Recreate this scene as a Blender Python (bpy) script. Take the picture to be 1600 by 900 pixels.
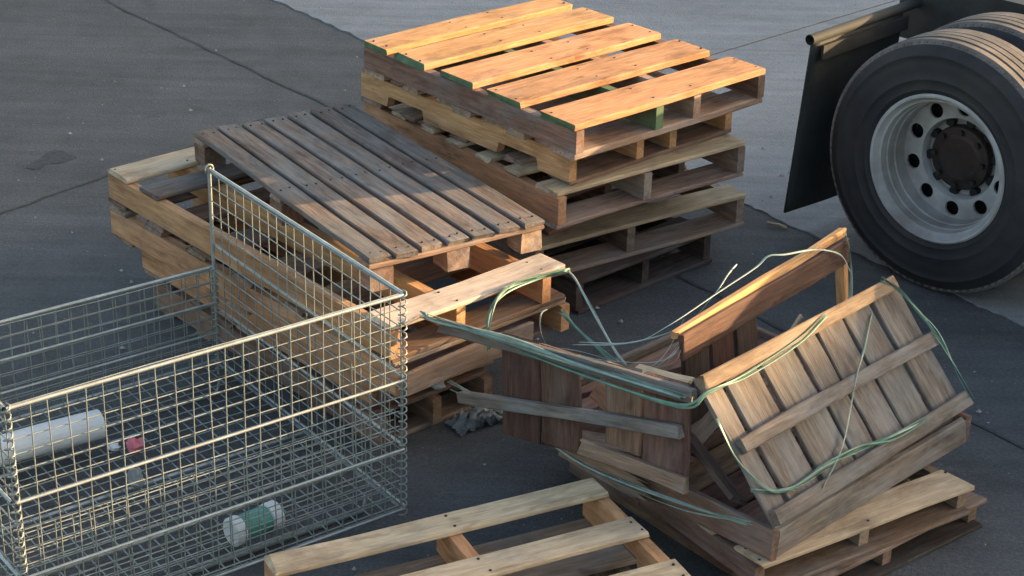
import bpy, math, random
from mathutils import Vector, Matrix
random.seed(7)
R = math.radians
scene = bpy.context.scene
COL = scene.collection
for o in list(bpy.data.objects): bpy.data.objects.remove(o)

# ------------------------------------------------------------------ camera
cam_d = bpy.data.cameras.new('camera'); cam = bpy.data.objects.new('camera', cam_d); COL.objects.link(cam)
cr = Vector((0.99969369, 0.01053627, 0.02239433)); cu = Vector((-0.02474913, 0.42559267, 0.90457634)); cf = Vector((0, 0.9048535, -0.42572307))
cam.matrix_world = Matrix(((cr.x, cu.x, -cf.x, 0), (cr.y, cu.y, -cf.y, 0), (cr.z, cu.z, -cf.z, 3.20695), (0, 0, 0, 1)))
cam_d.sensor_width = 36; cam_d.lens = 36 * 2939.9 / 1600; cam_d.clip_end = 600; cam_d.clip_start = .05
scene.camera = cam

# ------------------------------------------------------------------ light
SUN_EL, SUN_AZ = R(11), R(17)          # azimuth from +X, anticlockwise
sd = Vector((math.cos(SUN_EL) * math.cos(SUN_AZ), math.cos(SUN_EL) * math.sin(SUN_AZ), math.sin(SUN_EL)))
world = bpy.data.worlds.new('World'); scene.world = world; world.use_nodes = True
wt = world.node_tree
sky = wt.nodes.new('ShaderNodeTexSky'); sky.sky_type = 'NISHITA'; sky.sun_disc = False
sky.sun_elevation = SUN_EL; sky.sun_rotation = R(90) - SUN_AZ; sky.air_density = 1.0; sky.dust_density = 3.0; sky.ozone_density = .5
wt.nodes['Background'].inputs['Strength'].default_value = .15
wt.links.new(sky.outputs[0], wt.nodes['Background'].inputs[0])
sun_d = bpy.data.lights.new('sun', 'SUN'); sun = bpy.data.objects.new('sun', sun_d); COL.objects.link(sun)
sun_d.energy = 5.0; sun_d.angle = R(.5); sun_d.color = (1.0, .68, .36)
sun.rotation_euler = sd.to_track_quat('Z', 'Y').to_euler(); sun.location = (12, 4, 8)
scene.view_settings.view_transform = 'Standard'; scene.view_settings.look = 'None'
scene.view_settings.exposure = 1.85; scene.view_settings.gamma = 1
scene.view_settings.use_curve_mapping = False

# ------------------------------------------------------------------ helpers
def lin(c): return tuple(c) + (1,)
def new_obj(name, mesh, parent=None, loc=(0, 0, 0), rot=(0, 0, 0)):
    o = bpy.data.objects.new(name, mesh); COL.objects.link(o)
    o.parent = parent; o.location = loc; o.rotation_euler = rot
    return o
def tag(o, label, cat, group=None):
    o['label'] = label; o['category'] = cat
    if group: o['group'] = group
    return o
def struct(o): o['kind'] = 'structure'; return o
def thing(name, label, cat, loc=(0, 0, 0), rotz=0, group=None, rot=None):
    o = new_obj(name, None, None, loc, rot if rot else (0, 0, rotz)); o.empty_display_size = .1
    return tag(o, label, cat, group)
def mesh(name, vs, fs, mats, fm=None, smooth=False):
    m = bpy.data.meshes.new(name); m.from_pydata([tuple(v) for v in vs], [], fs)
    for k in (mats if isinstance(mats, (list, tuple)) else [mats]): m.materials.append(k)
    if fm: m.polygons.foreach_set('material_index', fm)
    if smooth: m.polygons.foreach_set('use_smooth', [True] * len(m.polygons))
    m.update(); return m
class MB:
    def __init__(s): s.v = []; s.f = []
    def box(s, c, d, rz=0):
        n = len(s.v); cx, cy, cz = c; dx, dy, dz = [k / 2 for k in d]; ca, sa = math.cos(rz), math.sin(rz)
        for z in (-dz, dz):
            for x, y in ((-dx, -dy), (dx, -dy), (dx, dy), (-dx, dy)):
                s.v.append((cx + x * ca - y * sa, cy + x * sa + y * ca, cz + z))
        s.f += [tuple(n + k for k in q) for q in ((3, 2, 1, 0), (4, 5, 6, 7), (0, 1, 5, 4), (1, 2, 6, 5), (2, 3, 7, 6), (3, 0, 4, 7))]
        return s
    def tube(s, pts, r, k=6, cap=True, rr=None, flat=None, tw=0.0):
        pts = [Vector(p) for p in pts]; n0 = len(s.v); N = len(pts)
        t = (pts[1] - pts[0]).normalized(); up = Vector((0, 0, 1)) if abs(t.z) < .9 else Vector((1, 0, 0))
        nx = t.cross(up).normalized()
        for i, p in enumerate(pts):
            t = (pts[min(i + 1, N - 1)] - pts[max(i - 1, 0)]).normalized()
            nx = (nx - t * nx.dot(t)).normalized(); ny = t.cross(nx)
            q = rr[i] if rr else r
            if flat: nx = (Matrix.Rotation(tw, 3, t) @ nx); ny = t.cross(nx)
            for j in range(k):
                a = 2 * math.pi * j / k; s.v.append(p + nx * math.cos(a) * q + ny * math.sin(a) * q * (flat or 1))
        for i in range(N - 1):
            for j in range(k):
                a = n0 + i * k + j; b = n0 + i * k + (j + 1) % k
                s.f.append((a, b, b + k, a + k))
        if cap: s.f += [tuple(n0 + j for j in range(k))[::-1], tuple(n0 + (N - 1) * k + j for j in range(k))]
        return s
    def lathe(s, prof, k=64, axis='y', close=False):   # prof of (radius, along axis)
        n0 = len(s.v); N = len(prof)
        for i in range(k):
            a = 2 * math.pi * i / k
            for r, h in prof: s.v.append((r * math.cos(a), h, r * math.sin(a)) if axis == 'y' else (r * math.cos(a), r * math.sin(a), h))
        for i in range(k):
            for j in range(N - 1 + (1 if close else 0)):
                a = n0 + i * N + j; b = n0 + i * N + (j + 1) % N; c = n0 + ((i + 1) % k) * N + (j + 1) % N; d = n0 + ((i + 1) % k) * N + j
                s.f.append((a, b, c, d))
        return s
    def build(s, name, mat, parent=None, loc=(0, 0, 0), rot=(0, 0, 0), smooth=False):
        return new_obj(name, mesh(name, s.v, s.f, mat, smooth=smooth), parent, loc, rot)
def spline(pts, n=6):
    P = [Vector(p) for p in pts]; P = [2 * P[0] - P[1]] + P + [2 * P[-1] - P[-2]]; out = []
    for i in range(1, len(P) - 2):
        for k in range(n):
            t = k / n; a, b, c, d = P[i - 1:i + 3]
            out.append(.5 * ((2 * b) + (c - a) * t + (2 * a - 5 * b + 4 * c - d) * t * t + (3 * b - a - 3 * c + d) * t ** 3))
    return out + [P[-2]]

# ------------------------------------------------------------------ materials
class NT:
    def __init__(s, name):
        s.m = bpy.data.materials.new(name); s.m.use_nodes = True; s.t = s.m.node_tree; s.b = s.t.nodes['Principled BSDF']
    def n(s, typ, **kw):
        x = s.t.nodes.new('ShaderNode' + typ)
        for k, v in kw.items():
            if k.startswith('i_'):
                key = k[2:]; x.inputs[int(key) if key.isdigit() else key.replace('_', ' ')].default_value = v
            else: setattr(x, k, v)
        return x
    def l(s, a, b): s.t.links.new(a, b)
    def ramp(s, fac, stops):
        r = s.n('ValToRGB'); e = r.color_ramp.elements
        while len(e) < len(stops): e.new(.5)
        for k, (p, c) in zip(e, stops): k.position = p; k.color = lin(c) if len(c) == 3 else c
        s.l(fac, r.inputs[0]); return r.outputs[0]
    def mix(s, fac, a, b, mode='MIX'):
        x = s.n('MixRGB', blend_type=mode)
        for k, v in ((0, fac), (1, a), (2, b)):
            if hasattr(v, 'links') or hasattr(v, 'is_linked'): s.l(v, x.inputs[k])
            else: x.inputs[k].default_value = v if k == 0 else lin(v)
        return x.outputs[0]
def wood(name, light, dark, grey=(.2, .19, .18), greyamt=.3, var=.25, rough=.85, knots=.5, hue=(.474, .497)):
    t = NT(name); tc = t.n('TexCoord'); oi = t.n('ObjectInfo')
    off = t.n('VectorMath', operation='SCALE'); cx = t.n('CombineXYZ'); t.l(oi.outputs['Random'], cx.inputs[0]); t.l(oi.outputs['Random'], cx.inputs[1]); t.l(oi.outputs['Random'], cx.inputs[2])
    t.l(cx.outputs[0], off.inputs[0]); off.inputs['Scale'].default_value = 53.0
    add = t.n('VectorMath', operation='ADD'); t.l(tc.outputs['Object'], add.inputs[0]); t.l(off.outputs[0], add.inputs[1])
    mp = t.n('Mapping'); mp.inputs['Scale'].default_value = (2.3, 26, 26); t.l(add.outputs[0], mp.inputs[0])
    g = t.n('TexNoise', i_Scale=2.2, i_Detail=7.0, i_Roughness=.62, i_Distortion=.5); t.l(mp.outputs[0], g.inputs[0])
    col = t.ramp(g.outputs[0], [(.3, dark), (.52, tuple((a + b) / 2 for a, b in zip(light, dark))), (.68, light)])
    fine = t.n('Mapping'); fine.inputs['Scale'].default_value = (7, 160, 160); t.l(add.outputs[0], fine.inputs[0])
    fg = t.n('TexNoise', i_Scale=2.0, i_Detail=3.0); t.l(fine.outputs[0], fg.inputs[0])
    col = t.mix(.55, col, t.ramp(fg.outputs[0], [(.3, (.55, .55, .55)), (.65, (1, 1, 1))]), 'MULTIPLY')
    bl = t.n('Mapping'); bl.inputs['Scale'].default_value = (2.2, 5, 5); t.l(add.outputs[0], bl.inputs[0])
    bn = t.n('TexNoise', i_Scale=1.6, i_Detail=5.0, i_Roughness=.6); t.l(bl.outputs[0], bn.inputs[0])
    mask = t.ramp(bn.outputs[0], [(.62 - .3 * greyamt, (0, 0, 0)), (.8 - .3 * greyamt, (1, 1, 1))])
    gm = t.n('Math', operation='MULTIPLY'); t.l(mask, gm.inputs[0]); gm.inputs[1].default_value = min(1, greyamt * 1.6)
    gc = t.mix(.6, grey, t.ramp(g.outputs[0], [(.3, (.45, .45, .45)), (.65, (1.1, 1.1, 1.1))]), 'MULTIPLY')
    col = t.mix(gm.outputs[0], col, gc)
    kn = t.n('Mapping'); kn.inputs['Scale'].default_value = (5, 13, 13); t.l(add.outputs[0], kn.inputs[0])
    kv = t.n('TexNoise', i_Scale=1.5, i_Detail=2.0); t.l(kn.outputs[0], kv.inputs[0])
    km = t.ramp(kv.outputs[0], [(.66, (0, 0, 0)), (.75, (knots,) * 3)])
    col = t.mix(km, col, tuple(c * .35 for c in dark))
    dm = t.n('Mapping'); dm.inputs['Scale'].default_value = (3.2, 7, 7); dm.inputs['Location'].default_value = (4, 9, 2); t.l(add.outputs[0], dm.inputs[0])
    dn = t.n('TexNoise', i_Scale=1.3, i_Detail=8.0, i_Roughness=.68, i_Distortion=.3); t.l(dm.outputs[0], dn.inputs[0])
    col = t.mix(.8, col, t.ramp(dn.outputs[0], [(.32, (.5, .47, .45)), (.5, (1, 1, 1)), (.72, (1.18, 1.12, 1.05))]), 'MULTIPLY')
    mr = t.n('MapRange'); t.l(oi.outputs['Random'], mr.inputs[0]); mr.inputs[3].default_value = 1 - var; mr.inputs[4].default_value = 1 + var
    vv = t.n('Vector' + 'Math', operation='SCALE'); t.l(col, vv.inputs[0]); t.l(mr.outputs[0], vv.inputs['Scale'])
    # every board leans a little redder or yellower
    w2 = t.n('TexWhiteNoise', noise_dimensions='1D'); t.l(oi.outputs['Random'], w2.inputs['W'])
    hs = t.n('HueSaturation'); m2 = t.n('MapRange'); t.l(w2.outputs[0], m2.inputs[0]); m2.inputs[3].default_value, m2.inputs[4].default_value = hue
    t.l(m2.outputs[0], hs.inputs['Hue']); t.l(vv.outputs[0], hs.inputs['Color']); t.l(hs.outputs[0], t.b.inputs['Base Color'])
    t.b.inputs['Roughness'].default_value = rough; t.b.inputs['Specular IOR Level'].default_value = .25
    hsum = t.n('Math', operation='ADD'); t.l(g.outputs[0], hsum.inputs[0]); t.l(fg.outputs[0], hsum.inputs[1])
    bp = t.n('Bump', i_Strength=.55, i_Distance=.004); t.l(hsum.outputs[0], bp.inputs['Height']); t.l(bp.outputs[0], t.b.inputs['Normal'])
    return t.m
def plain(name, col, rough=.6, metal=0.0, spec=.4, noise=.25, scale=18.0, bump=.15, trans=0.0, dirt=None, dirtamt=.5):
    t = NT(name); tc = t.n('TexCoord'); oi = t.n('ObjectInfo')
    nz = t.n('TexNoise', i_Scale=scale, i_Detail=5.0, i_Roughness=.6); t.l(tc.outputs['Object'], nz.inputs[0])
    c = t.ramp(nz.outputs[0], [(.3, tuple(k * (1 - noise) for k in col)), (.7, tuple(min(1, k * (1 + noise)) for k in col))])
    if dirt:
        d = t.n('TexNoise', i_Scale=scale * .35, i_Detail=6.0, i_Roughness=.65); t.l(tc.outputs['Object'], d.inputs[0])
        c = t.mix(t.ramp(d.outputs[0], [(.42, (0, 0, 0)), (.68, (dirtamt,) * 3)]), c, dirt)
    t.l(c, t.b.inputs['Base Color']); t.b.inputs['Roughness'].default_value = rough; t.b.inputs['Metallic'].default_value = metal
    t.b.inputs['Specular IOR Level'].default_value = spec; t.b.inputs['Transmission Weight'].default_value = trans
    b = t.n('Bump', i_Strength=bump, i_Distance=.004); t.l(nz.outputs[0], b.inputs['Height']); t.l(b.outputs[0], t.b.inputs['Normal'])
    return t.m
def ground_mat(name, c0, c1, blotch, speck, seed=0.0, rough=.9, fine=260.0, grain=.75):
    t = NT(name); tc = t.n('TexCoord'); mp = t.n('Mapping'); mp.inputs['Location'].default_value = (seed, seed * 2, 0); t.l(tc.outputs['Object'], mp.inputs[0])
    big = t.n('TexNoise', i_Scale=.9, i_Detail=6.0, i_Roughness=.62); t.l(mp.outputs[0], big.inputs[0])
    mid = t.n('TexNoise', i_Scale=6.0, i_Detail=6.0, i_Roughness=.7); t.l(mp.outputs[0], mid.inputs[0])
    fn = t.n('TexNoise', i_Scale=fine, i_Detail=3.0, i_Roughness=.7); t.l(mp.outputs[0], fn.inputs[0])
    vo = t.n('TexVoronoi', i_Scale=fine * .55); t.l(mp.outputs[0], vo.inputs[0])
    c = t.ramp(mid.outputs[0], [(.3, c0), (.7, c1)])
    c = t.mix(t.ramp(big.outputs[0], [(.4, (0, 0, 0)), (.72, (.7, .7, .7))]), c, blotch)
    c = t.mix(.6, c, t.ramp(fn.outputs[0], [(.35, (.55, .55, .55)), (.7, (1.25, 1.25, 1.25))]), 'MULTIPLY')
    gn = t.n('TexNoise', i_Scale=75.0, i_Detail=4.0, i_Roughness=.75); t.l(mp.outputs[0], gn.inputs[0])
    c = t.mix(grain, c, t.ramp(gn.outputs[0], [(.3, (.55, .55, .55)), (.5, (1, 1, 1)), (.72, (1.5, 1.5, 1.5))]), 'MULTIPLY')
    wear = t.n('Mapping'); wear.inputs['Rotation'].default_value = (0, 0, R(40)); wear.inputs['Scale'].default_value = (.35, 5, 1); t.l(mp.outputs[0], wear.inputs[0])
    wn_ = t.n('TexNoise', i_Scale=1.6, i_Detail=7.0, i_Roughness=.7); t.l(wear.outputs[0], wn_.inputs[0])
    c = t.mix(.7, c, t.ramp(wn_.outputs[0], [(.32, (.72, .72, .72)), (.68, (1.22, 1.22, 1.22))]), 'MULTIPLY')
    rs = t.ramp(vo.outputs['Color'], [(.93, (0, 0, 0)), (.97, (.55, .55, .55))])
    c = t.mix(rs, c, speck)
    sp = t.n('TexNoise', i_Scale=2.3, i_Detail=4.0, i_Roughness=.55, i_Distortion=.8); t.l(mp.outputs[0], sp.inputs[0])   # oil drips
    c = t.mix(t.ramp(sp.outputs[0], [(.66, (0, 0, 0)), (.76, (.5, .5, .5))]), c, tuple(k * .45 for k in c0))
    t.l(c, t.b.inputs['Base Color']); t.b.inputs['Roughness'].default_value = rough; t.b.inputs['Specular IOR Level'].default_value = .3
    s = t.n('Math', operation='ADD'); t.l(fn.outputs[0], s.inputs[0]); t.l(vo.outputs['Distance'], s.inputs[1])
    b = t.n('Bump', i_Strength=.5, i_Distance=.006); t.l(s.outputs[0], b.inputs['Height']); t.l(b.outputs[0], t.b.inputs['Normal'])
    return t.m
M = dict(
    fresh=wood('fresh_pine', (.64, .40, .175), (.44, .235, .085), (.42, .31, .2), .3, .10, knots=.6, hue=(.480, .494)),
    pale_lit=wood('pale_lit_pine', (.68, .60, .47), (.5, .41, .29), (.5, .43, .34), .3, .08),  # pale board; part of its sunlit brightness is put into the colour
    orange=wood('orange_pine', (.60, .37, .185), (.38, .205, .09), (.32, .25, .19), .25, .13, hue=(.484, .497)),
    pale=wood('pale_pine', (.60, .48, .31), (.42, .31, .185), (.38, .32, .25), .35, .12, hue=(.49, .50)),
    brown=wood('aged_brown_wood', (.27, .18, .11), (.13, .08, .05), (.2, .17, .145), .5, .25),
    tan=wood('tan_worn_wood', (.38, .28, .18), (.20, .14, .09), (.29, .25, .21), .5, .18),
    grey=wood('weathered_grey_wood', (.25, .19, .145), (.095, .075, .062), (.165, .155, .143), .68, .2, hue=(.485, .498)),
    red=wood('reddish_brown_wood', (.155, .095, .062), (.07, .040, .027), (.12, .09, .072), .4, .25),  # darkened so the colour carries the shade on the crate sides
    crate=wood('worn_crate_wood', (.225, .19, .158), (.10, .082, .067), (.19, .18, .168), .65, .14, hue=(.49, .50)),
    darkw=wood('dark_wood', (.11, .08, .06), (.045, .033, .026), (.09, .08, .07), .5, .25),  # darkest wood; on the rear crate side it stands in for shade
    green_paint=plain('green_end_paint', (.055, .115, .06), .8, noise=.4, dirt=(.25, .18, .09), dirtamt=.45),
    nail=plain('nail_steel', (.05, .042, .035), .6, .6),
    galv=plain('galvanised_wire', (.255, .285, .272), .5, .4, noise=.25, scale=30, bump=.05, dirt=(.2, .18, .13), dirtamt=.55),
    rail=plain('galvanised_rail', (.36, .39, .375), .45, .45, noise=.2, scale=30, bump=.05, dirt=(.25, .22, .17), dirtamt=.4),
    strap=plain('green_strap_plastic', (.085, .19, .135), .4, spec=.45, noise=.3, dirt=(.2, .24, .2), dirtamt=.5),
    strap_grey=plain('grey_green_strap_plastic', (.19, .26, .22), .4, spec=.5, noise=.25),
    strap_pale=plain('clear_strap_plastic', (.27, .33, .285), .4, spec=.5, noise=.15),
    tyre=plain('tyre_rubber', (.019, .019, .021), .75, spec=.35, noise=.25, scale=9, bump=.1, dirt=(.045, .041, .037), dirtamt=.6),
    tread=plain('dusty_tread_rubber', (.10, .09, .085), .85, spec=.3, noise=.3, scale=14, dirt=(.2, .17, .15), dirtamt=.7),
    rim=plain('white_wheel_paint', (.38, .375, .365), .5, .0, noise=.12, scale=8, bump=.03, dirt=(.13, .10, .08), dirtamt=.75),
    hub=plain('greasy_hub_iron', (.026, .020, .018), .6, .2, noise=.4, scale=20, bump=.5, dirt=(.05, .028, .017), dirtamt=.6),
    nut=plain('dark_lug_steel', (.02, .02, .021), .5, .4),
    black=plain('black_chassis_paint', (.014, .015, .016), .55, noise=.3, dirt=(.05, .047, .042), dirtamt=.4),
    flap=plain('mud_flap_rubber', (.016, .019, .018), .8, noise=.3, scale=6, dirt=(.045, .045, .042), dirtamt=.5),
    white=plain('white_plastic', (.5, .52, .52), .5, noise=.08),
    clear=plain('cloudy_plastic_film', (.30, .33, .33), .35, noise=.1, trans=.45, bump=.6, scale=14),
    pink=plain('pink_plastic', (.5, .13, .16), .45, noise=.2),
    jar=plain('green_plastic', (.06, .22, .17), .35, noise=.2),
    wall=plain('painted_block_wall', (.5, .48, .45), .85, noise=.1, scale=2),
    door=plain('roll_door_paint', (.35, .36, .37), .6, noise=.1, scale=3),
    asphalt=ground_mat('asphalt', (.066, .0665, .0665), (.097, .098, .098), (.121, .122, .122), (.21, .21, .205)),
    concrete=ground_mat('concrete', (.20, .206, .208), (.252, .258, .26), (.30, .307, .31), (.34, .34, .34), 7.3, .85, 190.0, .3),
    tar=plain('crack_tar', (.046, .046, .047), .9, noise=.4, scale=40),
    stone=plain('pebble_stone', (.3, .29, .27), .85, noise=.3),
)

# ------------------------------------------------------------------ ground
g = MB(); g.v = [(-250, -250, 0), (250, -250, 0), (250, 250, 0), (-250, 250, 0)]; g.f = [(0, 1, 2, 3)]
asphalt = struct(g.build('asphalt_ground', M['asphalt']))
def seam(name, p, q, w, parent, mat, z=.004, n=70, amp=.010):
    p, q = Vector((*p, 0)), Vector((*q, 0)); d = (q - p); nn = Vector((-d.y, d.x, 0)).normalized(); vs = []; fs = []; dr = 0
    for i in range(n + 1):
        dr = dr * .8 + random.uniform(-amp, amp); ww = w * random.uniform(.35, 1.1); c = p + d * i / n + nn * dr
        vs += [c + nn * ww / 2 + Vector((0, 0, z)), c - nn * ww / 2 + Vector((0, 0, z))]
        if i: fs.append((2 * i - 2, 2 * i - 1, 2 * i + 1, 2 * i))
    return new_obj(name, mesh(name, vs, fs, mat), parent)
da = Vector((math.cos(R(-50.1)), math.sin(R(-50.1)), 0)); db = Vector((math.cos(R(43.4)), math.sin(R(43.4)), 0))
p0 = Vector((-2.394, 10.626, 0))
seam('ground_seam', (p0 - da * 6).xy, (p0 + da * 9).xy, .018, asphalt, M['tar'], n=160)
p1 = Vector((-2.214, 7.452, 0)); d1 = Vector((math.cos(R(52)), math.sin(R(52)), 0))
seam('ground_seam', (p1 - d1 * 3).xy, (p1 + d1 * 1.6).xy, .016, asphalt, M['tar'], n=60)
# concrete apron: two slabs with a real joint between them, broken front edge
ce = Vector((-1.43, 10.683, 0)); dbn = Vector((-da.y, da.x, 0)); dbn = dbn if dbn.y > 0 else -dbn
jp = Vector((1.090, 9.888, 0)); t_j = (jp - ce).dot(da)     # where the joint leaves the front edge
skew = db.dot(da) / db.dot(dbn)
apron = struct(new_obj('concrete_apron', None)); apron.empty_display_size = .1
def slab(t0, t1, s0, s1):
    edge = []; k = int(min(900, (t1 - t0) / .035)); dr = 0
    for i in range(k + 1):
        dr = dr * .7 + random.uniform(-.012, .012); edge.append(ce + da * (t0 + (t1 - t0) * i / k) + dbn * dr)
    def far(t, s): return ce + da * (t + (s * 45)) + dbn * 45
    top = edge + [far(t1, s1), far(t0, s0)]; n = len(top)
    vs = [v + Vector((0, 0, .006)) for v in top] + [v + Vector((0, 0, -.02)) for v in top]
    fs = [tuple(range(n))] + [(i, i + n, (i + 1) % n + n, (i + 1) % n) for i in range(n)]
    return new_obj('slab', mesh('slab', vs, fs, M['concrete']), apron)
jt = t_j - (jp - ce).dot(dbn) * skew
slab(-30, jt - .007, 0, skew); slab(jt + .007, 30, skew, 0)
st = []
for k in range(26):
    a = 2 * math.pi * k / 26; r = .07 + .02 * math.sin(3 * a + 1) + random.uniform(-.012, .012)
    st.append((-2.139 + r * 1.0 * math.cos(a) + .05 * math.sin(a), 8.079 + r * 1.5 * math.sin(a), .002))
new_obj('oil_stain', mesh('oil_stain', st, [tuple(range(26))], plain('oil_stain', (.047, .048, .049), .9, noise=.4, scale=40)), asphalt)

# ------------------------------------------------------------------ unseen building added beyond the frame on the sun's side to shade the yard
ax = Vector((math.cos(SUN_AZ), math.sin(SUN_AZ), 0)); wd = 21.2; LIT = .385
wh = thing('added_shade_building', 'low painted block building with roll-up doors, added out of view to shade the yard', 'building', ax * (wd + .15) + Vector((ax.y, -ax.x, 0)) * -6, SUN_AZ)
top = LIT + (wd - 1.2) * math.tan(SUN_EL)
MB().box((4, 0, (top - .3) / 2), (8, 52, top - .3)).build('wall', M['wall'], wh)
MB().box((4, 0, top - .152), (8.3, 52.3, .3)).build('parapet', M['door'], wh)
for k in range(-3, 4): MB().box((-.03, k * 6.5, 1.5), (.05, 3, 3)).build('roll_door', M['door'], wh)

# ------------------------------------------------------------------ boards
BC = {}
def board_mesh(L, W, T, mat, var=0, ends=None, rough=1.0):
    key = (round(L, 3), round(W, 3), round(T, 3), mat, var, ends, rough)
    if key in BC: return BC[key]
    rnd = random.Random(hash((round(L, 2), round(W, 2), var)) & 0xffff)
    vs = []; fs = []; fm = []; n = 5; c = min(.004, T * .22)
    bow = rnd.uniform(-.004, .004) * rough; side = rnd.uniform(-.003, .003) * rough
    for i in range(n):
        f = i / (n - 1); x = -L / 2 + L * f
        e = 0 if 0 < i < n - 1 else 1
        z0 = bow * (4 * (f - .5) ** 2 - .3); y0 = side * (4 * (f - .5) ** 2)
        ring = ((-W / 2 + c, -T / 2), (W / 2 - c, -T / 2), (W / 2, -T / 2 + c), (W / 2, T / 2 - c), (W / 2 - c, T / 2), (-W / 2 + c, T / 2), (-W / 2, T / 2 - c), (-W / 2, -T / 2 + c))
        chip = rnd.randrange(8) if rnd.random() < .6 else 99
        jit = [rnd.uniform(-.0025, .0025) * rough for _ in range(4)]
        for j, (y, z) in enumerate(ring):
            xe = (rnd.uniform(-.004, .004) if e else 0) * rough + (math.copysign(rnd.uniform(.004, .014), -x) if e and j in (chip, (chip + 1) % 8) else 0)
            vs.append((x + xe, y + y0 + (jit[0] if y < 0 else jit[1]), z + z0 * 1.0 + rnd.uniform(-.0006, .0006)))
    for i in range(n - 1):
        for j in range(8):
            a = i * 8 + j; b = i * 8 + (j + 1) % 8; fs.append((a, a + 8, b + 8, b)[::-1]); fm.append(0)
    fs += [tuple(range(8))[::-1], tuple((n - 1) * 8 + j for j in range(8))]; fm += [1 if ends else 0, 0]
    m = mesh('board', vs, fs, [M[mat]] + ([M[ends]] if ends else []), fm)
    BC[key] = m; return m
def stringer_mesh(L, H, T, mat, notch):
    key = ('s', round(L, 3), round(H, 3), T, mat, notch)
    if key in BC: return BC[key]
    pr = [(-L / 2, -H / 2)]
    if notch:
        for c in (-L * .27, L * .27):
            w = L * .095; d = H * .42
            pr += [(c - w, -H / 2), (c - w + .012, -H / 2 + d), (c + w - .012, -H / 2 + d), (c + w, -H / 2)]
    pr += [(L / 2, -H / 2), (L / 2, H / 2), (L * .12, H / 2 + .001), (-L * .2, H / 2 - .001), (-L / 2, H / 2)]
    n = len(pr); vs = [(x, -T / 2, z) for x, z in pr] + [(x, T / 2, z) for x, z in pr]
    fs = [tuple(range(n)), tuple(range(n, 2 * n))[::-1]] + [(i, i + n, (i + 1) % n + n, (i + 1) % n) for i in range(n)]
    m = mesh('stringer', vs, fs, M[mat]); BC[key] = m; return m
vcount = [0]
def put_board(name, parent, L, W, T, mat, loc, rot=(0, 0, 0), ends=None, rough=1.0):
    vcount[0] += 1
    return new_obj(name, board_mesh(L, W, T, mat, vcount[0] % 4, ends, rough), parent, loc, rot)
def nails(parent, spots, r=.0045):
    b = MB()
    for (x, y, z) in spots:
        n = len(b.v)
        b.v += [(x + r * math.cos(2 * math.pi * k / 6), y + r * math.sin(2 * math.pi * k / 6), z) for k in range(6)]
        b.v += [(x + r * math.cos(2 * math.pi * k / 6), y + r * math.sin(2 * math.pi * k / 6), z - .004) for k in range(6)]
        b.f += [tuple(n + k for k in range(6))] + [(n + k, n + k + 6, n + (k + 1) % 6 + 6, n + (k + 1) % 6) for k in range(6)]
    o = b.build('nail_heads', M['nail'], parent); o['kind'] = 'stuff'; return o
def rj(a): return random.uniform(-a, a)
def pallet(name, label, F, yaw, La, Lb, z0, h, tops, bots, strs, mt, ms, mb, notch=False, tb=.019, group=None, ends=None, tilt=(0, 0), st=.038, nail=True, mats=None, smats=None):
    """F is the front corner; X runs along the stringers (0 at the front, -La at the back), Y along the deck boards."""
    p = thing(name, label, 'pallet', (F[0], F[1], z0), 0, group, rot=(R(tilt[0]), R(tilt[1]), R(yaw)))
    sh = h - 2 * tb
    for k, f in enumerate(strs):
        y = st / 2 + f * (Lb - st)
        new_obj('stringer', stringer_mesh(La - .004 - .003 * (k % 2), sh, st, (smats[k] if smats else ms), notch), p, (-La / 2 + rj(.003), y, tb + sh / 2), (0, 0, rj(.004)))
    sp = []
    for k, (f, w) in enumerate(tops):
        x = -La + f * La + w / 2
        put_board('deck_board', p, Lb + rj(.006), w, tb - .001, mats[k] if mats else mt, (x, Lb / 2 + rj(.005), h - tb / 2 + .0007), (0, rj(.004), R(90) + rj(.007)), ends)
        if nail:
            for s in strs:
                for q in (-.3, .3):
                    if random.random() < .82: sp.append((x + q * w + rj(.008), st / 2 + s * (Lb - st) + rj(.008), h + .0022))
    for f, w in bots:
        x = -La + f * La + w / 2
        put_board('bottom_board', p, Lb + rj(.006), w, tb - .001, mb, (x, Lb / 2 + rj(.004), tb / 2), (0, 0, R(90) + rj(.006)))
    if sp: nails(p, sp)
    return p
T5 = [(0, .15), (.165, .185), (.385, .195), (.605, .195), (.845, .193)]
T7 = [(0, .13), (.165, .09), (.31, .09), (.455, .09), (.6, .09), (.745, .09), (.893, .13)]
B3 = [(0, .14), (.44, .14), (.888, .14)]
B5 = [(0, .13), (.2, .1), (.45, .1), (.7, .1), (.893, .13)]
S4 = (0, .42, .63, 1); S3 = (0, .5, 1)
RG = 'pallets in the tall stack beside the truck'
pallet('pallet', 'bright orange pallet with green board ends, top of the tall stack', (.217, 6.36), -47.9, 1.253, 1.023, .7235, .1445, T5, B5, S4, 'fresh', 'brown', 'tan', ends='green_paint', group=RG, smats=('brown', 'green_paint', 'tan', 'brown'), tb=.028)
pallet('pallet', 'orange pallet with notched stringers, second from top of the tall stack', (.203, 6.475), -46.8, 1.238, .905, .579, .1443, T5, B5, S4, 'tan', 'orange', 'brown', True, group=RG, nail=False)
pallet('pallet', 'skewed brown pallet, third from top of the tall stack', (.165, 6.405), -51.8, 1.30, .955, .4347, .1441, T7, B3, (0, .46, 1), 'pale', 'tan', 'tan', group=RG, nail=False, smats=('orange', 'tan', 'brown'))
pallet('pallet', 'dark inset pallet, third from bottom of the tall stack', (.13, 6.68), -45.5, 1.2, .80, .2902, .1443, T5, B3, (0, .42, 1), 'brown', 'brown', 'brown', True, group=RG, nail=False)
pallet('pallet', 'pale brown pallet, second from bottom of the tall stack', (.09, 6.565), -55.0, 1.18, 1.05, .1457, .1443, T7, B3, (0, .44, 1), 'pale', 'tan', 'tan', group=RG, nail=False)
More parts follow.
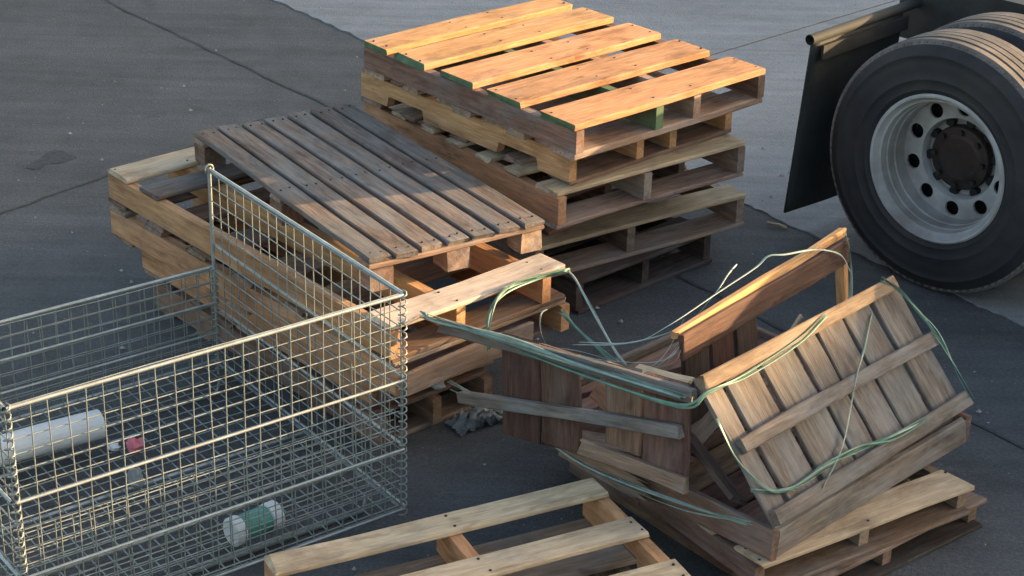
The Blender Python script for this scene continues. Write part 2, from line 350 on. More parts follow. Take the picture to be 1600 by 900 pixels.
pallet('pallet', 'dark pallet on the ground, bottom of the tall stack', (.25, 6.585), -46.5, 1.15, .78, 0, .1455, T5, B3, S3, 'darkw', 'darkw', 'darkw', group=RG, nail=False)

# ------------------------------------------------------------------ left stack of long pallets
LG = 'long pallets in the low stack behind the wire basket'
LS = (-.379, 5.352); LY = -47.7; LLa, LLb = 1.743, .765
LT = [(0, .15), (.135, .125), (.30, .10), (.47, .10), (.64, .10), (.943, .10)]
pallet('pallet', 'long orange pallet carrying the grey slatted pallet, boards missing', LS, LY, LLa, LLb, .405, .135, [LT[0], LT[1], (.925, .13)], [(0, .12), (.16, .12), (.34, .12), (.52, .12), (.7, .12), (.93, .12)], (0, .37, .9), 'pale', 'orange', 'brown', group=LG, mats=('pale', 'grey', 'pale_lit'), smats=('orange', 'fresh', 'fresh'))
l2 = pallet('pallet', 'long orange pallet, second from top of the low stack', (LS[0] + .012, LS[1] - .0), LY + .6, LLa - .02, LLb + .01, .27, .1345, [(0, .12), (.135, .12), (.30, .12), (.47, .12), (.64, .12), (.8, .1), (.925, .12)], B3, (0, .5, 1), 'tan', 'orange', 'tan', group=LG, nail=False)
l3 = pallet('pallet', 'shorter brown pallet set back, third from top of the low stack', (-.455, 5.535), -47.4, 1.44, .57, .135, .1345, T7, B3, S3, 'tan', 'orange', 'tan', group=LG, nail=False)
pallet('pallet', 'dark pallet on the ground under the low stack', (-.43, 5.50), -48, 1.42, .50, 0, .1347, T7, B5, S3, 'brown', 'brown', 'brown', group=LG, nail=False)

put_board('end_board', l2, LLb * .74, .088, .018, 'tan', (.0105, LLb * .40, .066), (R(90), 0, R(90) + R(1)), rough=2.0)
put_board('end_board', l3, .50, .092, .018, 'brown', (.0105, .27, .064), (R(90), 0, R(90) - R(.8)), rough=2.0)
# weathered grey slatted pallet on top: seven boards run lengthwise over cross boards and blocks
GL, GW, GZ, GH = 1.375, .69, .5415, .116
gp = thing('pallet', 'weathered grey pallet of seven long slats, on top of the low stack', 'pallet', (-.467, 5.601, GZ), 0, None, rot=(0, 0, R(-56.2)))
sp = []
for k in range(7):
    w = .083; y = .004 + w / 2 + k * (GW - w - .008) / 6
    put_board('deck_board', gp, GL + rj(.012), w, .02, 'grey', (-GL / 2 + rj(.006), y, GH - .010), (rj(.01), rj(.002), rj(.004)), rough=1.3)
    for x in (-.04, -GL / 2, -GL + .04): sp += [(x + rj(.01), y - .02 + rj(.004), GH + .0035), (x + rj(.01), y + .02 + rj(.004), GH + .0035)]
nails(gp, sp, .004)
for x in (-.045, -GL / 2, -GL + .045):
    put_board('cross_board', gp, GW - .004, .088, .0185, 'tan', (x, GW / 2, GH - .0295), (0, 0, R(90)))
    for y in (.05, GW / 2, GW - .05):
        put_board('block', gp, .088, .09, GH - .0392, 'brown' if y < .2 else 'tan', (x, y, (GH - .0392) / 2))

# ------------------------------------------------------------------ front pallets (two stacked) at the bottom edge
FB = Vector((-.674, 4.427)); fa = Vector((math.cos(R(-63.4)), math.sin(R(-63.4)))); FL = 1.05
FF = FB + fa * FL
TF = [(0, .10), (.229, .10), (.457, .10), (.68, .10), (.905, .10)]
FG = 'two stacked pallets at the front'
pallet('pallet', 'pale pallet with widely spaced boards in the foreground, upper of two', FF, -63.4, FL, 1.047, .14, .14, TF, [(0.02, .10), (.15, .12), (.47, .14), (.9, .1)], (0, .52, 1), 'pale', 'orange', 'tan', True, group=FG, smats=('orange', 'fresh', 'fresh'))
pallet('pallet', 'worn brown pallet on the ground under the pale foreground pallet', FF + Vector((.01, .0)), -62.9, FL - .03, 1.03, 0, .1395, [(0.01, .10), (.12, .1), (.31, .1), (.52, .14), (.72, .1), (.9, .1)], B3, S3, 'tan', 'tan', 'brown', group=FG, nail=False)

# ------------------------------------------------------------------ pallets under the collapsed crate
PR = Vector((1.437, 5.05)); pb = Vector((math.cos(R(34)), math.sin(R(34)))); PF = PR - pb * .86
CG = 'pallets under the collapsed crate'
pallet('pallet', 'tan pallet directly under the collapsed crate, upper of two', PF, -55.8, 1.0, .86, .1005, .1, B5, B3, S3, 'pale', 'tan', 'brown', group=CG, tb=.016)
P2R = Vector((1.50, 5.135)); p2b = Vector((math.cos(R(39)), math.sin(R(39))))
pallet('pallet', 'dark pallet on the ground beneath the collapsed crate, lower of two', P2R - p2b * .86, -51, 1.0, .86, 0, .1, B5, B3, S3, 'tan', 'brown', 'darkw', group=CG, tb=.016, nail=False)

# ------------------------------------------------------------------ collapsed crate: base and three side panels
cb = thing('wooden_skid', 'brown wooden skid carrying the collapsed crate sides, lying on two pallets', 'skid', (.765, 4.575, .2015), 0, None, rot=(0, 0, R(-44.5)))
CL, CW, CH = 1.05, 1.03, .098
for y, mt in ((.0125, 'brown'), (CW - .0125, 'brown')): put_board('side_board', cb, CL - .004, CH, .024, mt, (-CL / 2, y, CH / 2), (R(90), 0, 0))
for x in (-.0125, -CL + .0125): put_board('side_board', cb, CW - .054, CH - .003, .024, 'crate', (x, CW / 2, CH / 2), (R(90), 0, R(90)))
for k in range(7):
    put_board('floor_board', cb, CW - .06, .132, .018, 'red' if k % 2 else 'brown', (-.11 - k * .139, CW / 2, CH - .03), (0, 0, R(90)))

def panel(name, label, o, e, up, group=None):
    e = Vector(e).normalized(); up = Vector(up); up = (up - e * up.dot(e)).normalized(); n = e.cross(up)
    p = thing(name, label, 'crate panel', group=group)
    p.matrix_world = Matrix(((e.x, up.x, n.x, o[0]), (e.y, up.y, n.y, o[1]), (e.z, up.z, n.z, o[2]), (0, 0, 0, 1)))
    return p
PG = 'side panels of the collapsed crate'
# leaning panel that faces the camera
E47 = (math.cos(R(47)), math.sin(R(47)), 0)
pf = panel('crate_side_panel', 'slatted crate side with three rails, leaning and facing the camera', (.762, 4.583, .303), E47, (-.23, .215, .35), PG)
PW, PH = 1.03, .485
fr = [0, .095, .262, .435, .545, .685, .845, 1.0]
for k in range(7):
    u0, u1 = fr[k] * PW + .004, fr[k + 1] * PW - random.choice((.006, .012, .016))
    put_board('board', pf, PH - .01 + rj(.006), u1 - u0, .016, 'crate', ((u0 + u1) / 2, PH / 2, .008), (0, 0, R(90) + rj(.012)))
put_board('rail', pf, PW + .01, .05, .030, 'crate', (PW / 2, .026, .0315))
put_board('rail', pf, PW - .02, .048, .028, 'crate', (PW / 2 + .012, .252, .0305), (0, 0, R(-.4)))
put_board('rail', pf, PW - .03, .046, .030, 'tan', (PW / 2 - .018, PH - .022, .0315))
# end panel leaning against the low stack
pl_e = Vector((.76, -.645, .115))
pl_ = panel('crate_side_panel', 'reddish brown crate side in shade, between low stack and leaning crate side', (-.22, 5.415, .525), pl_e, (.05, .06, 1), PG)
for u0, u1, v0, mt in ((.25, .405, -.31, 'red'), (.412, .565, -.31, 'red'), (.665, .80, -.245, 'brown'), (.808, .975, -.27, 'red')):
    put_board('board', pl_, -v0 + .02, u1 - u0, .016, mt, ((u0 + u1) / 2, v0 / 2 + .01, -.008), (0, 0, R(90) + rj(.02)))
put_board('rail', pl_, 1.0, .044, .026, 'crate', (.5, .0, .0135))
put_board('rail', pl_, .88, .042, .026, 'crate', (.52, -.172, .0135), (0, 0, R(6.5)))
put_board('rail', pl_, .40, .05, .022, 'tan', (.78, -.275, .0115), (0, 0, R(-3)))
# standing panel behind, seen from inside
pbk = panel('crate_side_panel', 'crate side standing behind, bright top edge, brown inner face', (.508, 5.11, .665), (.625, .775, .02), (-.10, .08, 1), PG)
BW = .995
put_board('rail', pbk, BW, .030, .026, 'fresh', (BW / 2, -.012, -.016), rough=2.0)
put_board('board', pbk, BW - .01, .088, .016, 'red', (BW / 2, -.058, .0055), (0, 0, R(-1.2)), rough=2.0)  # inner face: shade put into the dark board colours
for k in range(5): put_board('batten', pbk, .075, .03, .012, 'darkw', (.12 + k * .19, -.05, -.0355), (0, 0, R(90) + rj(.06)))
for k, (u0, u1) in enumerate(((.02, .16), (.17, .30), (.315, .44))):
    put_board('board', pbk, .27, (u1 - u0) * BW - .006, .016, ('darkw', 'red', 'darkw')[k], ((u0 + u1) / 2 * BW, -.215, -.012), (0, 0, R(90) + rj(.05)))
put_board('post', pbk, .235, .034, .034, 'fresh', (BW - .019, -.168, -.012), (0, 0, R(90)))

lw = put_board('loose_board', None, .20, .05, .02, 'pale', (.46, 5.02, .56), (R(12), R(-6), R(-38))); tag(lw, 'short loose board tucked inside the collapsed crate near its corner', 'board')
def splintered(L, W, T, mat, seed):
    rn = random.Random(seed); top = [(-L / 2, -W / 2), (0, -W / 2 + rn.uniform(-.002, .002)), (L / 2 - rn.uniform(.01, .05), -W / 2)]; n = 7
    for k in range(n): top.append((L / 2 + (rn.uniform(-.01, .035) if k % 2 else rn.uniform(-.07, -.02)), -W / 2 + W * (k + .5) / n))
    top += [(L / 2 - rn.uniform(.01, .06), W / 2), (0, W / 2 + rn.uniform(-.002, .002)), (-L / 2, W / 2)]; n = len(top)
    vs = [(x, y, T / 2) for x, y in top] + [(x + rn.uniform(-.008, .008) * (x > L * .2), y, -T / 2) for x, y in top]
    return mesh('loose_board', vs, [tuple(range(n)), tuple(range(n, 2 * n))[::-1]] + [(k, k + n, (k + 1) % n + n, (k + 1) % n) for k in range(n)], M[mat])
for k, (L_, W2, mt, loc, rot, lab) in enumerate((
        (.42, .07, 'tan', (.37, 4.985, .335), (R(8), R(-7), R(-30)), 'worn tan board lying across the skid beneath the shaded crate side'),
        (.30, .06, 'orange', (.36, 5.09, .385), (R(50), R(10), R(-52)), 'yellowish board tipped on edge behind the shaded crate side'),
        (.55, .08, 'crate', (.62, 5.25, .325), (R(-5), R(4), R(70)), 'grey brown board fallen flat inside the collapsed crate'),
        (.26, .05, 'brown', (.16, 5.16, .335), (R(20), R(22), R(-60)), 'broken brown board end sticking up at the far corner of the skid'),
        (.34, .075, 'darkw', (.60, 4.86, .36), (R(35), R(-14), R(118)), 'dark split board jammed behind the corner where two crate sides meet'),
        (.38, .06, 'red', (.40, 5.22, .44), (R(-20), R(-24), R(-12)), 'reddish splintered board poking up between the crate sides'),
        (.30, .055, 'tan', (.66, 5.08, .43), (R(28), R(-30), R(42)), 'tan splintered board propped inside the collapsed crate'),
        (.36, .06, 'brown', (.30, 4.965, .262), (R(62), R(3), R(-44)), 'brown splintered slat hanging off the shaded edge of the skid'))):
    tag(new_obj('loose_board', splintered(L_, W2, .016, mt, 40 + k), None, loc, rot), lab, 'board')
lw2 = put_board('loose_board', None, .36, .016, .014, 'pale', (.83, 5.33, .46), (0, R(-58), R(20))); tag(lw2, 'thin pale stick standing inside the collapsed crate', 'board')

# ------------------------------------------------------------------ wire basket
W_, D_, H_ = 1.244, 1.199, .80
bk = thing('wire_basket', 'large galvanised wire mesh basket with one long side folded low', 'basket', (-1.316, 4.300, 0), R(37.2))
def wires(name, segs, r, mat='galv', k=5, stuff=True):
    b = MB()
    for s in segs: b.tube(s, r, k, cap=False)
    o = b.build(name, M[mat], bk, smooth=True)
    if stuff: o['kind'] = 'stuff'
    return o
def grid(ax, n1, n2, lo, hi, z0, z1, r=.0027, off=0.0, jit=.0036):
    """upright panel; ax maps (s, z) to a point."""
    segs = []
    for i in range(n1 + 1):
        s = lo + (hi - lo) * i / n1 + rj(jit); m = rj(jit * 2)
        segs.append([ax(s, z0, 0), ax(s + m, (z0 + z1) / 2, rj(.003)), ax(s + rj(jit), z1, 0)])
    for j in range(n2 + 1):
        z = z0 + (z1 - z0) * j / n2 + rj(jit)
        segs.append([ax(lo, z, .0048), ax((lo * 2 + hi) / 3, z + rj(jit), .0048 + rj(.003)), ax((lo + hi * 2) / 3, z + rj(jit), .0048 + rj(.003)), ax(hi, z, .0048)])
    return segs
Z0 = .06
wires('side_panel', grid(lambda s, z, o: (s, o, z), 23, 15, .01, W_ - .01, Z0, H_), .002)
wires('drop_gate', grid(lambda s, z, o: (s, .028 + o, z), 23, 8, .012, W_ - .012, Z0 + .02, .40), .002)
wires('drop_gate', grid(lambda s, z, o: (s, D_ - o, z), 23, 8, .01, W_ - .01, Z0, .425), .002)
wires('drop_gate', grid(lambda s, z, o: (s, D_ + .022 - o, z), 23, 7, .01, W_ - .01, Z0 + .03, .415), .002)
wires('end_panel', grid(lambda s, z, o: (W_ - o, s, z), 21, 14, .01, D_ - .01, Z0, H_), .002)
wires('end_panel', grid(lambda s, z, o: (o, s, z), 21, 14, .01, D_ - .01, Z0, H_), .002)
segs = [[(x, .01, Z0), (x, D_ - .01, Z0)] for x in [(.01 + (W_ - .02) * i / 24) for i in range(25)]] + [[(.01, y, Z0 + .005), (W_ - .01, y, Z0 + .005)] for y in [(.01 + (D_ - .02) * i / 22) for i in range(23)]]
wires('base_mesh', segs, .0025)
def rail(p, q, r=.0065): return wires('rail', [[p, q]], r, 'rail', 8, False)
rail((0, -.004, H_), (W_, -.004, H_), .0055); rail((W_ + .004, 0, H_), (W_ + .004, D_, H_)); rail((-.004, 0, H_), (-.004, D_, H_)); rail((0, D_ + .01, .43), (W_, D_ + .01, .43), .006)
for z in (.515, .275, Z0): rail((0, -.009, z), (W_, -.009, z), .0046)
for z in (.515, .275, Z0): rail((W_ + .009, 0, z), (W_ + .009, D_, z), .005); rail((-.009, 0, z), (-.009, D_, z), .005)
rail((0, D_ + .012, Z0), (W_, D_ + .012, Z0)); rail((0, D_ - .008, .30), (W_, D_ - .008, .30), .0045); rail((0, D_ - .008, .18), (W_, D_ - .008, .18), .0045)
for y in (.3, .6, .9): rail((0, y, Z0 - .012), (W_, y, Z0 - .012), .007)
def spiral(x, y, z0, z1):
    n = int((z1 - z0) / .028 * 6); pts = [(x + .013 * math.cos(i * math.pi / 3), y + .013 * math.sin(i * math.pi / 3), z0 + (z1 - z0) * i / n) for i in range(n + 1)]
    MB().tube(pts, .0028, 5).build('corner_spiral', M['galv'], bk, smooth=True)
for x, y in ((0, 0), (W_, 0)): spiral(x, y, .02, H_ + .01)
spiral(W_, D_, .02, .44); spiral(0, D_, .02, .44)
for x, y in ((W_, D_), (0, D_)):
    wires('corner_post', [[(x, y, .01), (x, y, H_ + .012)]], .007, 'rail', 8, False)
    MB().tube([(x + .016 * math.cos(t), y, H_ + .004 + .016 * math.sin(t)) for t in [k * math.pi / 4 for k in range(9)]], .004, 6).build('latch_ring', M['galv'], bk, smooth=True)
for y in (.12, D_ - .12):
    MB().tube([(.06, y, Z0 - .004), (.075, y, .009), (W_ - .075, y, .009), (W_ - .06, y, Z0 - .004)], .007, 8).build('runner', M['galv'], bk, smooth=True)

# things lying in the basket
c0, c1 = Vector((-1.60, 5.262, .117)), Vector((-1.352, 5.432, .117)); c0 = c1 + (c0 - c1) * 1.25
rl = MB().tube(spline([c0, (c0 + c1) / 2 + Vector((0, 0, .003)), c1]), .05, 24).build('plastic_roll', M['white'], smooth=False); tag(rl, 'white plastic roll lying in the wire basket', 'roll')
def lump(name, label, cat, loc, size, mat, seed, n=10):
    rn = random.Random(seed); vs = []; fs = []; k = 8; rows = 5
    for i in range(rows + 1):
        th = math.pi * i / rows
        for j in range(k):
            a = 2 * math.pi * j / k; q = rn.uniform(.7, 1.15)
            vs.append((size[0] * q * math.sin(th) * math.cos(a), size[1] * q * math.sin(th) * math.sin(a), size[2] * (1 - math.cos(th)) * .5 * (q if 0 < i < rows else 1)))
    for i in range(rows):
        for j in range(k): fs.append((i * k + j, (i + 1) * k + j, (i + 1) * k + (j + 1) % k, i * k + (j + 1) % k)[::-1])
    return tag(new_obj(name, mesh(name, vs, fs, M[mat]), None, loc, (0, 0, rn.uniform(0, 3))), label, cat)
lump('plastic_wrapper', 'crumpled pink wrapper lying in the wire basket', 'wrapper', (-1.218, 5.335, .068), (.04, .03, .055), 'pink', 3)
lump('paper_scrap', 'small white paper scrap beside the pink wrapper', 'paper', (-1.29, 5.345, .068), (.025, .02, .025), 'white', 5)
lump('plastic_cup', 'crumpled clear plastic cup on the basket floor', 'cup', (-1.172, 5.117, .068), (.032, .03, .07), 'clear', 9)
jr = thing('jar', 'green plastic jar with white ends lying in the basket', 'jar', (-.765, 4.855, .112), R(42))
MB().tube([(-.05, 0, 0), (.045, 0, 0)], .042, 20).build('body', M['jar'], jr)
for x0, x1 in ((-.085, -.05), (.045, .085)): MB().tube([(x0, 0, 0), (x0 + .004, 0, 0), (x1 - .004, 0, 0), (x1, 0, 0)], .046, 20, rr=[.040, .046, .046, .043]).build('lid', M['white'], jr)

# ------------------------------------------------------------------ truck rear: duals, mud flap, chassis
WY = R(-43.32); wa = Vector((math.cos(WY), math.sin(WY), 0)); wn = Vector((-wa.y, wa.x, 0))
tk = thing('truck', 'rear of a dark truck with dual wheels and mud flap', 'truck', (1.6367, 6.8848, 0), WY)     # X = heading, Y = inwards along the axle
tr = [(.292, .035), (.30, .022), (.318, .012), (.321, .008), (.326, .008), (.329, .010), (.36, .003), (.363, .0005), (.367, .0005), (.37, .0025), (.40, .0), (.43, .003), (.452, .008), (.455, .0055), (.461, .0075), (.464, .012), (.48, .018), (.497, .030)]
tb_ = [(r, .28 - h) for r, h in tr][::-1]
trd = [(.505, .038)]; y = .043
for k in range(5):
    trd += [(.5155 if k in (0, 4) else .519, y), (.5155 if k in (0, 4) else .519, y + .031)]; y += .031
    if k < 4: trd += [(.504, y + .002), (.504, y + .0075)]; y += .0097
trd += [(.505, .242)]
def make_wheel(dy, outer):
    # rim dish with real hand holes
    rim = MB(); rim.lathe([(.292, .034), (.304, .026), (.305, .018), (.298, .012), (.290, .014), (.284, .03), (.276, .040), (.268, .043), (.264, .075), (.259, .08), (.257, .12), (.252, .125), (.2515, .165), (.250, .186)], 72)
    rim.lathe([(.292, .034), (.285, .06), (.27, .15), (.28, .25), (.292, .25)], 48)
    ns = 10; r0, r1, hr, hc, yd = .168, .250, .031, .212, .186
    for s in range(ns):
        a0 = 2 * math.pi * s / ns; da_ = 2 * math.pi / ns; n0 = len(rim.v); K = 24; out = []
        for k in range(6): out.append((r1, a0 + da_ * k / 6))
        for k in range(6): out.append((r1 + (r0 - r1) * k / 6, a0 + da_))
        for k in range(6): out.append((r0, a0 + da_ - da_ * k / 6))
        for k in range(6): out.append((r0 + (r1 - r0) * k / 6, a0))
        am = a0 + da_ / 2; hcx, hcz = hc * math.cos(am), hc * math.sin(am)
        P = [(r * math.cos(a), r * math.sin(a)) for r, a in out]
        for x, z in P: rim.v.append((x, yd, z))
        for x, z in P:
            d = math.hypot(x - hcx, z - hcz); rim.v.append((hcx + (x - hcx) / d * hr, yd, hcz + (z - hcz) / d * hr))
        for x, z in P:
            d = math.hypot(x - hcx, z - hcz); rim.v.append((hcx + (x - hcx) / d * hr, yd + .012, hcz + (z - hcz) / d * hr))
        for q in (0, 1):
            for k in range(K):
                a = n0 + q * K + k; b = n0 + q * K + (k + 1) % K; rim.f.append((a, b, b + K, a + K))
    rim.lathe([(.168, .186), (.163, .20), (.160, .236), (.150, .243), (.05, .243)], 60)
    w = rim.build('wheel', M['rim'], tk, (0, dy, .520), smooth=False)
    for p in w.data.polygons: p.use_smooth = True
    w.data.set_sharp_from_angle(angle=R(22))
    ty = MB().lathe(tr, 96).build('tyre', M['tyre'], w, smooth=True)
    MB().lathe(tb_, 96).build('sidewall', M['tyre'], w, smooth=True)
    MB().lathe([(.497, .030)] + trd + [(.497, .25)], 120).build('tread', M['tread'], w)
    lg = MB()                                        # shoulder lugs
    for k in range(90):
        a = 2 * math.pi * k / 90
        for h in (.034, .246):
            n0 = len(lg.v)
            for rr_, hh in ((.492, h - .0035), (.507, h - .003), (.507, h + .008), (.488, h + .008)):
                for d in (-.009, .009): lg.v.append((rr_ * math.cos(a + d / .5), hh, rr_ * math.sin(a + d / .5)))
            lg.f += [tuple(n0 + q for q in f) for f in ((0, 1, 3, 2), (2, 3, 5, 4), (4, 5, 7, 6), (0, 2, 4, 6), (1, 7, 5, 3))]
    lo = lg.build('tread_lugs', M['tread'], w); lo['kind'] = 'stuff'
    if outer:
        MB().lathe([(.0, .185), (.085, .185), (.10, .19), (.128, .195), (.133, .205), (.133, .228), (.120, .245)], 40).build('hub', M['hub'], w, smooth=False)
        for k in range(8):
            a = 2 * math.pi * k / 8; MB().tube([(.11 * math.cos(a), .175, .11 * math.sin(a)), (.11 * math.cos(a), .20, .11 * math.sin(a))], .011, 6).build('hub_bolt', M['hub'], w)
        for k in range(10):
            a = 2 * math.pi * (k + .3) / 10; MB().tube([(.150 * math.cos(a), .212, .150 * math.sin(a)), (.150 * math.cos(a), .245, .150 * math.sin(a))], .019, 8).build('lug_nut', M['nut'], w)
    if outer: MB().tube([(.262, .10, .05), (.262, .06, .05)], .006, 8).build('valve_stem', M['nut'], w)
    MB().lathe([(.25, .262), (.0, .262)], 40).build('brake_drum', M['nut'], w)
    return w
w0 = make_wheel(0, True); w1 = make_wheel(.335, False)
def copy_part(o, parent, loc, rot=None):
    c = o.copy(); COL.objects.link(c); c.parent = parent; c.location = loc
    if rot: c.rotation_euler = rot
    for ch in list(o.children):
        d = ch.copy(); COL.objects.link(d); d.parent = c
    return c
for x in (1.32,): copy_part(w0, tk, (x, 0, .52)); copy_part(w1, tk, (x, .335, .52))
for x in (0, 1.32): copy_part(w0, tk, (x, 2.46, .52), (0, 0, R(180))); copy_part(w1, tk, (x, 2.125, .52), (0, 0, R(180)))
for x in (0, 1.32): MB().tube([(x, .3, .52), (x, 1.0, .52), (x, 1.1, .52), (x, 1.36, .52), (x, 1.46, .52), (x, 2.2, .52)], .07, 16, rr=[.07, .07, .16, .16, .07, .07]).build('axle', M['black'], tk)
for y in (.80, 1.66): MB().box((1.9, y, .88), (5.2, .085, .27)).build('chassis_rail', M['black'], tk)
for x in (-.66, .66, 2.2, 3.9): MB().box((x, 1.23, .88), (.09, .77, .2)).build('cross_member', M['black'], tk)
MB().box((.62, 1.23, 1.06), (.8, .86, .07)).build('coupling_plate', M['black'], tk)
for y in (.62, 1.84): MB().box((.66, y, .62), (1.5, .09, .11)).build('leaf_spring', M['black'], tk)
# mud flap on its tube bracket
vs = []; fs = []; nu, nv = 10, 12
for T in (0, 1):
    for j in range(nv + 1):
        for i in range(nu + 1):
            u = i / nu; v_ = j / nv; z = .905 - .765 * v_ - (.03 * math.sin(u * 3) * v_)
            vs.append((-.605 - .058 * v_ - .012 * math.sin(u * 5) * v_ - T * .009, -.015 + .66 * u, z))
m1 = (nu + 1) * (nv + 1)
for T in (0, 1):
    for j in range(nv):
        for i in range(nu):
            a = T * m1 + j * (nu + 1) + i; q = (a, a + 1, a + nu + 2, a + nu + 1); fs.append(q if T else q[::-1])
ring = [i for i in range(nu + 1)] + [j * (nu + 1) + nu for j in range(1, nv + 1)] + [nv * (nu + 1) + i for i in range(nu - 1, -1, -1)] + [j * (nu + 1) for j in range(nv - 1, 0, -1)]
for k in range(len(ring)): a, b = ring[k], ring[(k + 1) % len(ring)]; fs.append((a, b, b + m1, a + m1))
fl = new_obj('mud_flap', mesh('mud_flap', vs, fs, M['flap'], smooth=True), tk)
MB().tube([(-.61, -.03, .915), (-.61, .76, .915)], .022, 16, cap=False).tube([(-.61, -.03, .915), (-.61, .76, .915)], .016, 16, cap=False).build('flap_bracket', M['flap'], fl, smooth=True)
MB().box((-.585, .34, .855), (.012, .62, .06)).build('clamp_bar', M['black'], fl)

# ------------------------------------------------------------------ straps
def strap(name, label, pts, r, mat, group=None, n=6, strands=1, spread=.008):
    b = MB()
    for s in range(strands):
        P = [Vector(p) + (Vector((rj(spread), rj(spread), rj(spread))) if strands > 1 else Vector()) for p in pts]
        b.tube(spline(P, n), r * 1.25, 6, flat=.22, tw=random.choice((-.12, -.05, .03, .09, .16)))
    return tag(b.build(name, M[mat], smooth=True), label, 'strap', group)
def onF(u, v, w=.055): return pf.matrix_world @ Vector((u, v, w))
def onL(u, v, w=.032): return pl_.matrix_world @ Vector((u, v, w))
def onB(u, v, w=.0): return pbk.matrix_world @ Vector((u, v, w))
bpy.context.view_layer.update()
SG = 'plastic straps tangled round the crate'
strap('plastic_strap', 'thick bundle of green straps along the shaded crate side rail', [onL(-.06, .03), onL(.02, .024), onL(.3, .018), onL(.6, .012), onL(.98, -.006)], .0034, 'strap_grey', SG, strands=8, spread=.011)
strap('plastic_strap', 'green strap running under the top rail of the leaning crate side', [onL(.35, -.005, .035), onL(.6, -.02, .04), onL(.97, -.03, .045), onF(-.01, PH - .05, .050), onF(.15, PH - .055, .05), onF(.42, PH - .045, .051), onF(.6, PH - .01, .052)], .0033, 'strap', SG, strands=3, spread=.006)
strap('plastic_strap', 'green strap down the right end of the leaning crate side', [onF(.93, PH + .008, .05), onF(.985, PH - .05, .045), onF(1.02, .34, .045), onF(1.035, .25, .052), onF(1.045, .12, .045), onF(1.035, .02, .052)], .0034, 'strap', SG, strands=3, spread=.006)
strap('plastic_strap', 'pale green strap crossing the slats diagonally', [onF(.83, .41, .022), onF(.70, .325, .03), onF(.60, .268, .049), onF(.43, .125, .03), onF(.33, .075, .035), onF(.22, .03, .051)], .0026, 'strap_grey', SG, strands=2, spread=.004)
strap('plastic_strap', 'green strap sagging along the bottom rail of the leaning crate side', [onF(-.01, .13, .02), onF(.12, .075, .03), onF(.28, .08, .03), onF(.45, .072, .035), onF(.60, .05, .05), onF(.78, .045, .05)], .0034, 'strap', SG, strands=5, spread=.010)
strap('plastic_strap', 'thin green strap down the left edge of the leaning crate side', [onF(-.015, .36, .03), onF(-.012, .22, .02), onF(.04, .11, .03), onF(.13, .07, .03)], .0032, 'strap', SG, strands=2, spread=.004)
strap('plastic_strap', 'pale strap running along the lower rail of the shaded crate side', [(-.20, 5.42, .30), (.05, 5.20, .275), (.25, 5.00, .255), (.50, 4.74, .29), (.70, 4.60, .315)], .0028, 'strap_grey', SG, strands=4, spread=.014)
strap('plastic_strap', 'clear strap looped over the bright crate edge', [(.22, 5.36, .50), (.38, 5.20, .585), onB(.02, .008, -.05), onB(.30, .012, -.06), onB(.52, .02, -.06), onB(.585, .04, -.05), onB(.64, .032, -.02), onB(.78, .006, .01), onB(.90, -.05, .03), onB(.955, -.13, .035)], .003, 'strap_pale', SG)
strap('plastic_strap', 'thin clear strap trailing beside the bright crate edge', [(.20, 5.40, .47), (.36, 5.26, .55), onB(.1, -.03, -.06), onB(.33, -.02, -.10), onB(.45, .01, -.12), onB(.52, .02, -.13)], .0022, 'strap_pale', SG)
strap('plastic_strap', 'frayed tangle of pale strands between the crate sides', [(.05, 5.42, .44), (.22, 5.30, .47), (.38, 5.14, .53), (.48, 5.08, .60), onB(.10, -.01, -.04)], .0011, 'strap_pale', SG, strands=5, spread=.022)
strap('plastic_strap', 'green strap hanging at the right end of the bright crate edge', [onB(.955, .012, .015), onB(.965, -.08, .028), onB(.965, -.2, .03), onB(.94, -.26, .03)], .003, 'strap_grey', SG, strands=3, spread=.005)
strap('plastic_strap', 'pale strap hanging from the low stack corner to the crate', [(.19, 5.80, .547), (.215, 5.77, .535), (.27, 5.60, .50), (.33, 5.40, .465), (.37, 5.30, .45)], .003, 'strap_pale', SG, strands=2, spread=.004)
strap('plastic_strap', 'green strap draped over the front board of the low stack', [(-.075, 5.48, .40), (-.07, 5.53, .50), (-.02, 5.63, .546), (.08, 5.74, .547), (.19, 5.80, .547)], .003, 'strap', SG, strands=5, spread=.009)
strap('plastic_strap', 'curled pale strap end hanging below the low stack front board', [(.12, 5.70, .45), (.10, 5.66, .45), (.10, 5.63, .40), (.13, 5.58, .36), (.19, 5.52, .33), (.24, 5.48, .34)], .0026, 'strap_pale', SG)
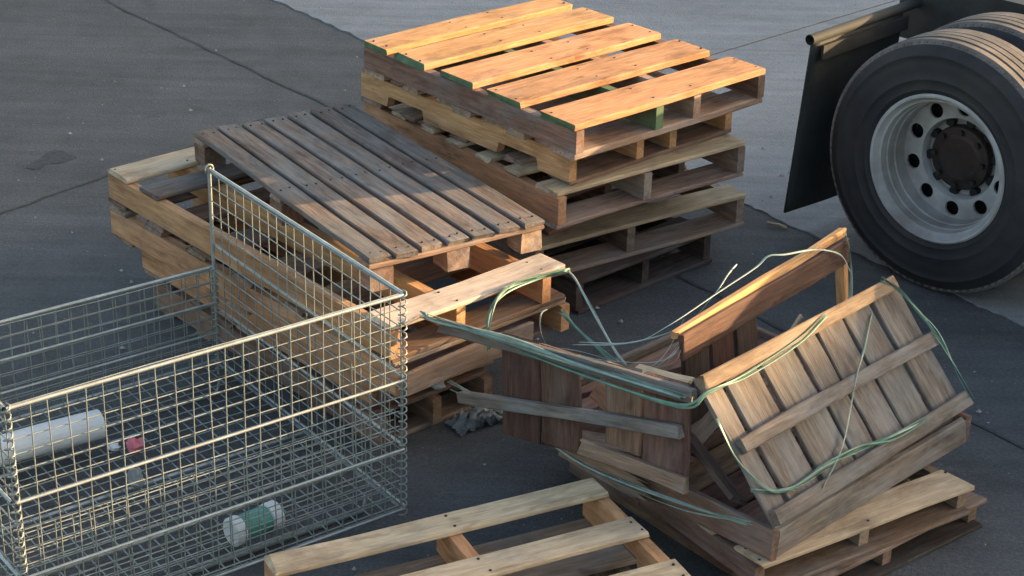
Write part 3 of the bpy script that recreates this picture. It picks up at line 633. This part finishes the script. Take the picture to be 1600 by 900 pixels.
strap('plastic_strap', 'green strap slack between the low stack and the crate', [(.17, 5.72, .44), (.23, 5.60, .42), (.32, 5.42, .415), (.38, 5.28, .43)], .003, 'strap', SG, strands=4, spread=.009)

# ------------------------------------------------------------------ litter
def film(name, label, loc, size, seed, mat='clear'):
    rn = random.Random(seed); n = 15; vs = []; fs = []
    for j in range(n):
        for i in range(n): vs.append((size[0] * (i / (n - 1) - .5) + rn.uniform(-.006, .006), size[1] * (j / (n - 1) - .5) + rn.uniform(-.006, .006), size[2] * rn.random() * math.sin(math.pi * (i + .5) / n)))
    for j in range(n - 1):
        for i in range(n - 1): fs.append((j * n + i, j * n + i + 1, (j + 1) * n + i + 1, (j + 1) * n + i))
    o = new_obj(name, mesh(name, vs, fs, M[mat], smooth=True), None, loc, (0, 0, R(35))); return tag(o, label, 'plastic film')
film('plastic_film', 'crumpled clear plastic film on the ground beside the low stack', (-.11, 5.70, .006), (.19, .10, .05), 4)
lump('paper_scrap', 'small white scrap beneath the low stack', 'paper', (-.245, 5.70, .136), (.03, .02, .03), 'white', 8)
sk = MB().tube([(1.10, 7.52, .012), (1.15, 7.50, .012), (1.18, 7.475, .010)], .006, 6).build('wood_sliver', M['pale'], smooth=True); tag(sk, 'pale sliver of wood on the ground in front of the mud flap', 'splinter')
pb_ = MB(); rn = random.Random(11)
for k in range(260):
    x, y = rn.uniform(-3.2, 3), rn.uniform(4.2, 11); s = rn.choice((.003, .004, .005, .005, .006, .008, .011)); n0 = len(pb_.v)
    for dx, dy, dz in ((1, 0, .3), (0, 1, .3), (-1, 0, .3), (0, -1, .3), (0, 0, 1.2)): pb_.v.append((x + dx * s * rn.uniform(.6, 1.3), y + dy * s * rn.uniform(.6, 1.3), .006 + dz * s))
    pb_.f += [tuple(n0 + q for q in f) for f in ((0, 1, 4), (1, 2, 4), (2, 3, 4), (3, 0, 4))]
gr = pb_.build('grit', M['stone']); gr['kind'] = 'stuff'; gr['label'] = 'scattered grit and small stones on the yard'; gr['category'] = 'grit'
